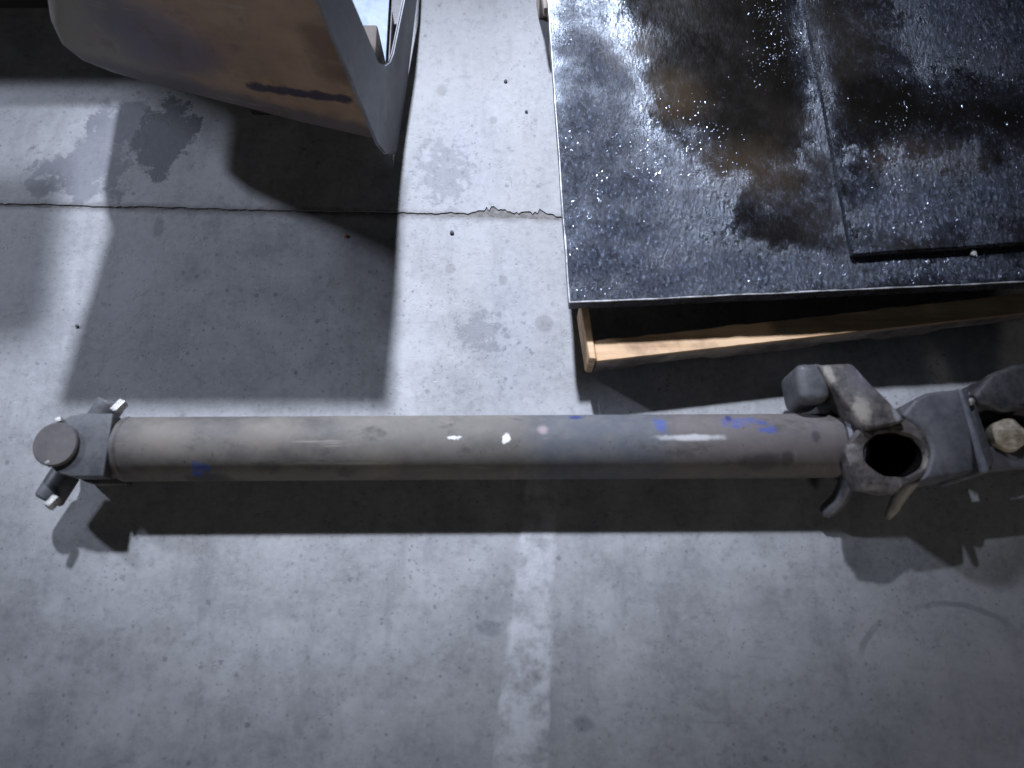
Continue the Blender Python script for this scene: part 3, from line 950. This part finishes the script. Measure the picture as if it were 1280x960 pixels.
# right end: collar, big fork with open eye, arm and knob
bm = bmesh.new()
C0 = T1
add_lathe(bm, C0, td, [(-0.002, 0.040), (-0.002, 0.0565), (0.003, 0.060), (0.009, 0.058), (0.013, 0.064), (0.019, 0.066), (0.022, 0.060), (0.023, 0.05)], 64)
sobj('collar', bm, plain_metal('collar_steel', (0.09, 0.095, 0.105), (0.13, 0.135, 0.15), 0.36, 0.0, 16, 0.15))


def wear_or_lane(name, blobs):
    return plain_metal(name, (0.042, 0.038, 0.038), (0.125, 0.110, 0.102), 0.48, 0.0, 48, 0.6, blobs)


def SP(u, v, z): return tuple(at(u, v, z) - SO)


pale = (0.36, 0.33, 0.28)
M['fork'] = wear_or_lane('worn_fork', [
    (SP(1078, 512, 0.148), (0.013, 0.022, 0.04), pale, 0.85, 0.6, 55, 0.4, 1.0),
    (SP(1036, 470, 0.138), (0.008, 0.018, 0.04), pale, 0.7, 0.6, 55, 0.4, 2.0),
    (SP(1120, 514, 0.148), (0.005, 0.020, 0.03), (0.32, 0.32, 0.34), 0.8, 0.5, 55, 0.4, 3.0),
    (SP(1074, 464, 0.137), (0.004, 0.016, 0.03), (0.3, 0.3, 0.32), 0.7, 0.4, 45, 0.45, 4.0),
    (SP(1080, 475, 0.14), (0.03, 0.03, 0.05), (0.115, 0.108, 0.125), 0.7, 0.4, 25, 0.7, 5.0),
    (SP(1160, 585, 0.13), (0.008, 0.022, 0.06), pale, 0.7, 0.7, 60, 0.4, 6.0),
    (SP(1090, 612, 0.12), (0.03, 0.006, 0.03), (0.16, 0.14, 0.12), 0.7, 0.6, 50, 0.5, 7.0),
    (SP(1120, 534, 0.134), (0.012, 0.003, 0.02), pale, 0.7, 0.6, 60, 0.4, 8.0)])
# core between collar and stub
bm = bmesh.new()
add_lathe(bm, C0 + td * 0.02, td, [(0, 0), (0, 0.055), (0.012, 0.05), (0.02, 0.034), (0.022, 0)], 40)
sobj('fork_core', bm, M['fork'])
# ear: chunky angular block with a dark bore, seen from above
EC = at(1119, 567, 0.134)
ear_poly = [at(u, v, 0.134) - EC for u, v in ((1058, 556), (1072, 538), (1090, 532), (1136, 522), (1160, 540), (1169, 572), (1160, 594), (1140, 604), (1116, 618), (1080, 614), (1062, 592))]


def ray_poly(poly, a):
    d = Vector((math.cos(a), math.sin(a)))
    best = 0.06
    for i in range(len(poly)):
        p, q = poly[i].xy, poly[(i + 1) % len(poly)].xy
        e = q - p
        den = d.x * e.y - d.y * e.x
        if abs(den) < 1e-9: continue
        t = (p.x * e.y - p.y * e.x) / den
        w = (p.x * d.y - p.y * d.x) / den
        if t > 0 and -1e-6 <= w <= 1 + 1e-6: best = t
    return best


def ear_block():
    bm = bmesh.new()
    n = 64
    bx, by = 0.0500, 0.0375
    rings = []
    for (mode, off, z) in (('i', 0.004, -0.085), ('i', 0.001, -0.02), ('i', 0.0, -0.004), ('i', -0.0022, 0.0), ('o', 0.004, 0.0), ('o', 0.0, -0.004), ('o', 0.003, -0.03), ('o', 0.012, -0.055), ('o', 0.020, -0.085)):
        row = []
        for k in range(n):
            a = 2 * PI * k / n
            if mode == 'i':
                r = bx * by / math.hypot(by * math.cos(a), bx * math.sin(a)) - off
            else:
                r = ray_poly(ear_poly, a) - off
            p = EC + Vector((math.cos(a) * r, math.sin(a) * r, z))
            p += mnoise.noise_vector(p * 55) * (0.0030 if mode == 'i' else 0.0040)
            row.append(bm.verts.new(p))
        rings.append(row)
    for r0, r1 in zip(rings, rings[1:] + rings[:1]):
        for k in range(n):
            bm.faces.new((r0[k], r0[(k + 1) % n], r1[(k + 1) % n], r1[k]))
    return bm


sobj('fork_ear', ear_block(), M['fork'], angle=50)
bm = bmesh.new()
bore = []
for (off, z) in ((0.0022, -0.010), (0.0032, -0.03), (0.0052, -0.08)):
    bore.append([bm.verts.new(EC + Vector((math.cos(2 * PI * k / 48) * (0.0500 - off), math.sin(2 * PI * k / 48) * (0.0375 - off), z))) for k in range(48)])
for r0, r1 in zip(bore, bore[1:]):
    for k in range(48): bm.faces.new((r0[k], r0[(k + 1) % 48], r1[(k + 1) % 48], r1[k]))
bm.faces.new(bore[-1])
sobj('bore', bm, M['black_grease'])
# sloping arm from the eye up to the far knob
bm = bmesh.new()
A1, A2, A3, A4 = at(1021, 455, 0.135), at(1066, 454, 0.135), at(1134, 526, 0.150), at(1083, 538, 0.150)
low = lambda p, dz, dy=0.0: Vector((p.x, p.y + dy, p.z - dz))
add_hull(bm, [A1, A2, A3, A4], [low(A1, 0.10), low(A2, 0.10), low(A3, 0.10), low(A4, 0.10)], 0.006, 3)
sub(bm, 2)
rough_up(bm, 0.002, 30, 5)
sobj('fork_arm', bm, M['fork'])
bm = bmesh.new()
K0 = at(1006, 486, 0.085)
add_box(bm, at(1006, 486, 0.085), (0.052, 0.068, 0.09), Matrix.Rotation(0.06, 3, 'Z'), 0.016, 4)
sub(bm, 1)
rough_up(bm, 0.002, 40, 3)
sobj('knob', bm, M['dark_steel'])
# claws hanging from the fork on the near side
bm = bmesh.new()
add_path(bm, [at(1062, 548, 0.108), at(1062, 580, 0.085), at(1058, 606, 0.06), at(1050, 624, 0.04), at(1040, 634, 0.028), at(1031, 640, 0.022), at(1027, 642, 0.02)],
         [0.014, 0.0145, 0.0145, 0.0145, 0.0145, 0.012, 0.007], 18)
sobj('claw', bm, M['stub_steel'])
bm = bmesh.new()
add_path(bm, [at(1158, 578, 0.110), at(1148, 594, 0.098), at(1136, 606, 0.085), at(1124, 622, 0.06), at(1116, 636, 0.038), at(1110, 646, 0.022)],
         [0.008, 0.010, 0.011, 0.011, 0.010, 0.006], 16)
rough_up(bm, 0.0018, 60)
sobj('claw', bm, plain_metal('worn_claw', (0.16, 0.145, 0.125), (0.30, 0.27, 0.23), 0.5, 0, 40, 0.4))
bm = bmesh.new()
add_hull(bm, [at(1072, 596, 0.055), at(1118, 592, 0.055), at(1112, 618, 0.05), at(1076, 616, 0.05)],
         [at(1072, 596, 0.02), at(1118, 592, 0.02), at(1112, 618, 0.02), at(1076, 616, 0.02)], 0.006, 3)
sobj('foot_pad', bm, M['fork'])

# stub shaft, its weld and the next joint running out of the picture
S0, S1 = at(1140, 548, 0.139), at(1214, 537.5, 0.139)
S0.z = S1.z = 0.076
sd = (S1 - S0).normalized()
SL = (S1 - S0).length
RS = 0.0715
bm = bmesh.new()
plan = [at(u, v, 0.139) for u, v in ((1128, 519), (1142, 499), (1160, 490), (1213, 485), (1219, 590), (1152, 601), (1160, 585), (1166, 565), (1158, 541))]
add_hull(bm, plan, [low(p, 0.125) for p in plan], 0.007, 3)
sub(bm, 2)
rough_up(bm, 0.0012, 25, 8)
sobj('stub_shaft', bm, M['stub_steel'])
bm = bmesh.new()
add_box(bm, S1 + sd * 0.004 + Vector((0, 0, -0.004)), (0.014, 2 * RS - 0.001, 0.1385), Matrix.Rotation(math.atan2(sd.y, sd.x), 3, 'Z'), 0.0165, 4)
sub(bm, 1)
rough_up(bm, 0.0016, 90, 4)
weld = sobj('weld_bead', bm, plain_metal('weld_steel', (0.10, 0.105, 0.12), (0.16, 0.165, 0.18), 0.36, 0.0, 40, 0.4))
for (u, v, r) in ((1208, 493, 0.0055), (1213, 502, 0.0068)):
    bm = bmesh.new()
    bmesh.ops.create_icosphere(bm, subdivisions=3, radius=r)
    rough_up(bm, 0.001, 120)
    p = at(u, v, 0.132)
    bmesh.ops.translate(bm, verts=bm.verts, vec=p)
    sobj('weld_drop', bm, M['bright_steel'], weld).parent = weld
bm = bmesh.new()
add_box(bm, S1 + sd * 0.022 + Vector((0, 0, -0.008)), (0.024, 0.120, 0.118), Matrix.Rotation(math.atan2(sd.y, sd.x), 3, 'Z'), 0.014, 3)
for (v0, v1, z, th) in ((560, 590, 0.105, 0.03),):
    add_hull(bm, [at(1222, v0 - 2, z), at(1360, v0 - 12, z), at(1360, v1 - 14, z), at(1222, v1, z)],
             [low(at(1222, v0 - 2, z), th), low(at(1360, v0 - 12, z), th), low(at(1360, v1 - 14, z), th), low(at(1222, v1, z), th)], 0.005, 2)
add_hull(bm, [at(1218, 488, 0.112), at(1360, 474, 0.112), at(1360, 505, 0.112), at(1218, 512, 0.112)],
         [low(at(1218, 488, 0.112), 0.05), low(at(1360, 474, 0.112), 0.05), low(at(1360, 505, 0.112), 0.05), low(at(1218, 512, 0.112), 0.05)], 0.005, 2)
sobj('rear_yoke', bm, M['stub_steel'])
bm = bmesh.new()
add_hull(bm, [at(1216, 497, 0.132), at(1228, 474, 0.132), at(1262, 456, 0.132), at(1340, 446, 0.132), at(1340, 514, 0.132), at(1262, 512, 0.132), at(1236, 508, 0.132)],
         [low(at(u, v, 0.132), 0.10) for u, v in ((1216, 497), (1228, 474), (1262, 456), (1340, 446), (1340, 514), (1262, 512), (1236, 508))], 0.010, 3)
sub(bm, 2)
rough_up(bm, 0.005, 40, 3)
sobj('rear_ear', bm, plain_metal('greasy_ear', (0.030, 0.030, 0.033), (0.065, 0.062, 0.066), 0.5, 0.0, 40, 0.6))
bm = bmesh.new()
add_lathe(bm, at(1250, 545, 0.085), Vector((-0.2, -0.2, 1)), [(0, 0), (0, 0.026), (0.03, 0.027), (0.040, 0.022), (0.043, 0.010), (0.043, 0)], 36)
rough_up(bm, 0.004, 50, 3)
sobj('bearing_cup', bm, M['tan_bearing'])
bm = bmesh.new()
add_lathe(bm, at(1252, 545, 0.03), Vector((0, 0, 1)), [(0, 0), (0, 0.045), (0.03, 0.045), (0.03, 0)], 36)
sobj('socket', bm, M['black_grease'])

# ---------------------------------------------------------------- loose chips
def chip(u, v, z, r, mat, label, seed, flat=0.6):
    bm = bmesh.new()
    bmesh.ops.create_icosphere(bm, subdivisions=2, radius=r)
    for q in bm.verts:
        q.co += mnoise.noise_vector(q.co / r * 1.3 + Vector((seed, 0, 0))) * r * 0.45
        q.co.z *= flat
    lo = min(q.co.z for q in bm.verts)
    p = at(u, v, z)
    bmesh.ops.translate(bm, verts=bm.verts, vec=Vector((p.x, p.y, z - lo - 0.0003)))
    o = obj('stone_chip', bm, mat, origin=Vector((p.x, p.y, z)), angle=20)
    tag(o, label, 'stone chip', 'loose stone chips')


chip(632, 102, 0, 0.0036, M['stone'], 'dark stone chip on the bright floor near the top, beside the plate', 1)
chip(565, 291, 0, 0.0042, M['stone'], 'dark stone chip just below the floor joint', 2)
chip(658, 140, 0, 0.0032, M['stone'], 'small dark stone chip by the left edge of the plate', 3)
chip(97, 408, 0, 0.0032, M['stone'], 'dark stone chip on the left light strip above the shaft end', 4)
chip(433, 295, 0, 0.0038, plain_metal('rust_chip', (0.3, 0.12, 0.08), (0.4, 0.2, 0.14), 0.8), 'small reddish chip in the dark shadow under the trough', 5)
chip(1215, 317, ZP, 0.0055, M['pale_stone'], 'pale stone chip on the plate at the edge of the upper sheet', 6)
